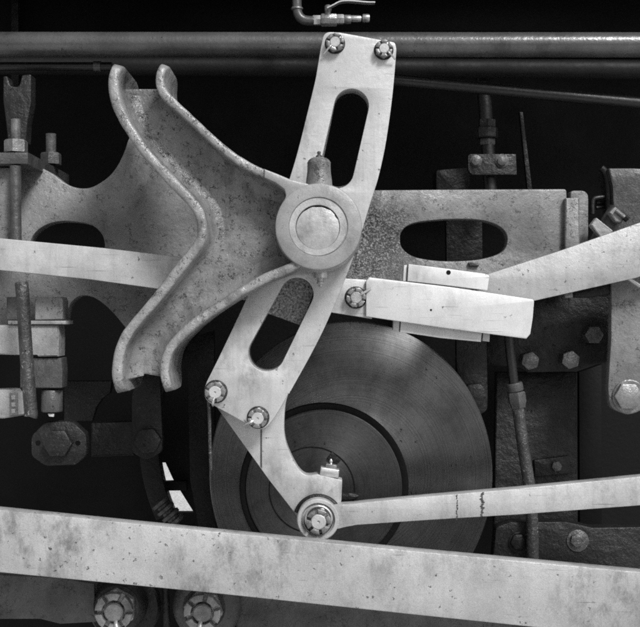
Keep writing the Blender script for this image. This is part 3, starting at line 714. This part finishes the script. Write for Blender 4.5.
mk('strap_bar', prism([rnd([(611.5, 280), (690, 270), (660, 400), (648, 408, 10), (628, 415.5, 14), (610, 408, 12), (608, 388), (611, 340)], 0)], .25, .035, .004), M_plate, rs)
bolt(rs, 629, 396.5, .25, 14, M_fit, .0, seat_disc=17)
jp = thing('jointed_pipe', 'dark flaking pipe with a union joint right of the turned disc', 'pipe', W(530, 560, .36))
mk('upper_pipe', tube([W(508, 325, .33), W(510, 350, .33), W(514.5, 388, .33)], 4.8 * K(.33), 18), M_dpipe, jp)
mk('lower_pipe', tube([W(517.5, 404, .33), W(523, 445, .33), W(529, 485, .33), W(532, 520, .33), W(533, 575, .33)], 6 * K(.33), 18), M_rust, jp)
a = W(514, 383, .33); b = W(516, 392, .33); c = W(518.5, 409, .33)
u_ = mk('union_nut', lathe(a, b - a, [(0, 0), (7.5 * K(.33), 0), (8.3 * K(.33), .003), (8.3 * K(.33), .02), (7.5 * K(.33), .024), (0, .024)], 20), M_mid, jp)
mk('union_nut', lathe(b, c - b, [(0, 0), (8.6 * K(.33), 0), (9.4 * K(.33), .004), (9.4 * K(.33), .028), (8.4 * K(.33), .034), (7.5 * K(.33), .045), (0, .045)], 6), M_mid, jp)
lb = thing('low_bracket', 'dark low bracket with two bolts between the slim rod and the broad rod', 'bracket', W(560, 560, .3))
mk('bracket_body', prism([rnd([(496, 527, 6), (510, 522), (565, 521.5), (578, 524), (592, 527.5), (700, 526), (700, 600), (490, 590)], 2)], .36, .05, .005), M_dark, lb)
bolt(lb, 519, 542, .36, 8.2, M_dark, .1, seat_disc=10.5); bolt(lb, 577.5, 540.5, .36, 7, M_bolt, .3, seat_disc=11)

mk('inner_panel', prism([[(446, 205), (482, 205), (483, 290), (447, 290)]], .62, .04), M_strap, label='dark upright panel seen through the right oval cut-out', cat='panel')
# upper right dark items
cp = thing('clamped_pipe', 'dark upright pipe with union and two-bolt clamp above the pierced plate', 'pipe', W(488, 190, .55))
Yc = .52; kc = K(Yc)
mk('pipe_body', tube([W(482, 70, Yc), W(484.5, 100, Yc), W(487.5, 140, Yc), W(491, 200, Yc)], 6.8 * kc, 20), M_dpipe, cp)
def col(y0, y1, r, cx, mat, seg=6):
    c = W(cx, y1, Yc); h = (y1 - y0) * kc
    mk('union_nut', lathe(c, (0, 0, 1), [(0, 0), (r * kc * .93, 0), (r * kc, .003), (r * kc, h - .003), (r * kc * .93, h), (0, h)], seg), mat, cp)
col(120, 128, 9, 487, M_mid2); col(128, 138.5, 12, 486, M_mid2, 8); col(139, 145.5, 8.5, 487, M_mid)
cl = mk('clamp_plate', prism([rnd([(468, 156), (470, 154), (516, 154), (517, 175), (472, 175), (468, 170)], 1)], Yc - .045, .02, .002), M_mid2, cp)
bolt(cl, 476, 161, Yc - .045, 4.6, M_mid, .2, seat_disc=6); bolt(cl, 502, 161, Yc - .045, 4.8, M_mid, .5, seat_disc=7)
mk('slanted_brace', prism([[(519.5, 112), (523, 112), (533.5, 200), (528.5, 200)]], .5, .02), M_dark, label='thin slanted dark brace right of the clamped pipe', cat='brace')
mk('dark_box', prism([rnd([(436, 170, 3), (470, 167), (470, 205), (436, 205)], 0)], .6, .1, .004), M_dark, label='dark box end left of the clamped pipe', cat='box')
cv = thing('curved_housing', 'grey curved housing with dark rim at the upper right edge', 'housing', W(620, 225, .36))
mk('housing_body', prism([rnd([(608, 168, 2), (634, 168, 5), (690, 172, 8), (690, 262), (614, 262), (613.5, 210), (612.5, 186)], 0)], .33, .12, .006), M_mid, cv)
mk('rim', tube([W(601, 168, .36), W(606, 174, .36), W(608.5, 190, .36), W(609, 225, .36)], 3.6 * K(.36), 12), M_dark, cv)
mk('elbow_hose', tube([W(592.5, 214, .37), W(592.5, 204, .37), W(594, 199, .37), W(600, 197.5, .37), W(612, 196, .37)], 2.6 * K(.37), 12), M_dpipe, label='dark bent hose left of the curved housing', cat='hose')
mk('ribbed_hose', join(*[tube([W(596, y, .39), W(613, y - 1.2, .39)], 2.2 * K(.39), 10, smooth=False) for y in (203, 207.5)]), M_dpipe, label='pair of dark hose ribs under the bent hose', cat='hose')
hc = thing('hose_clamp', 'pale hose clamp fitting resting behind the lifting arm', 'clamp', W(606, 235, .28))
mk('clamp_body', tube([W(597, 246, .27), W(609, 224, .27), W(618, 210, .27)], 9.4 * K(.27), 24), M_mid, hc)
mk('band', prism([rnd([(591, 225), (596.5, 217.5), (613, 230.5), (611, 239), (601, 238)], .6)], .222, .03, .003), M_block, hc)
bd = mk('band', prism([rnd([(609.5, 212.5), (615.5, 206.5), (625, 217), (622, 223), (616, 222)], .6)], .218, .03, .003), M_block, hc)
mk('screw', tube([W(616, 210, .212), W(627.5, 219.5, .212)], 2.0 * K(.2), 10, smooth=False), M_fit, bd)
mk('screw_head', tube([W(624.5, 217, .212), W(627.8, 219.8, .212)], 3.2 * K(.2), 6, smooth=False), M_dark, bd)
mk('collar_ring', tube([W(603, 233, .27), W(605.5, 229, .27)], 10.4 * K(.27), 24, smooth=False), M_fit, hc)
ds = thing('shallow_dish', 'dark shallow dish edge under the lifting arm at the right', 'dish', W(590, 290, .3))
mk('dish_body', prism([rnd([(572, 292), (612, 281), (632, 277), (632, 286), (615, 294), (590, 297.5), (572, 297)], 2)], .26, .08, .006), M_dark, ds)
mk('stud_end', prism([rnd([(564.5, 291), (572.5, 290), (573, 297.5), (565, 298)], .6)], .24, .05, .002), M_fit, ds)
mk('side_stud', tube([W(627, 277, .21), W(640, 286, .21)], 2.6 * K(.21), 12, smooth=False), M_bright, ds)
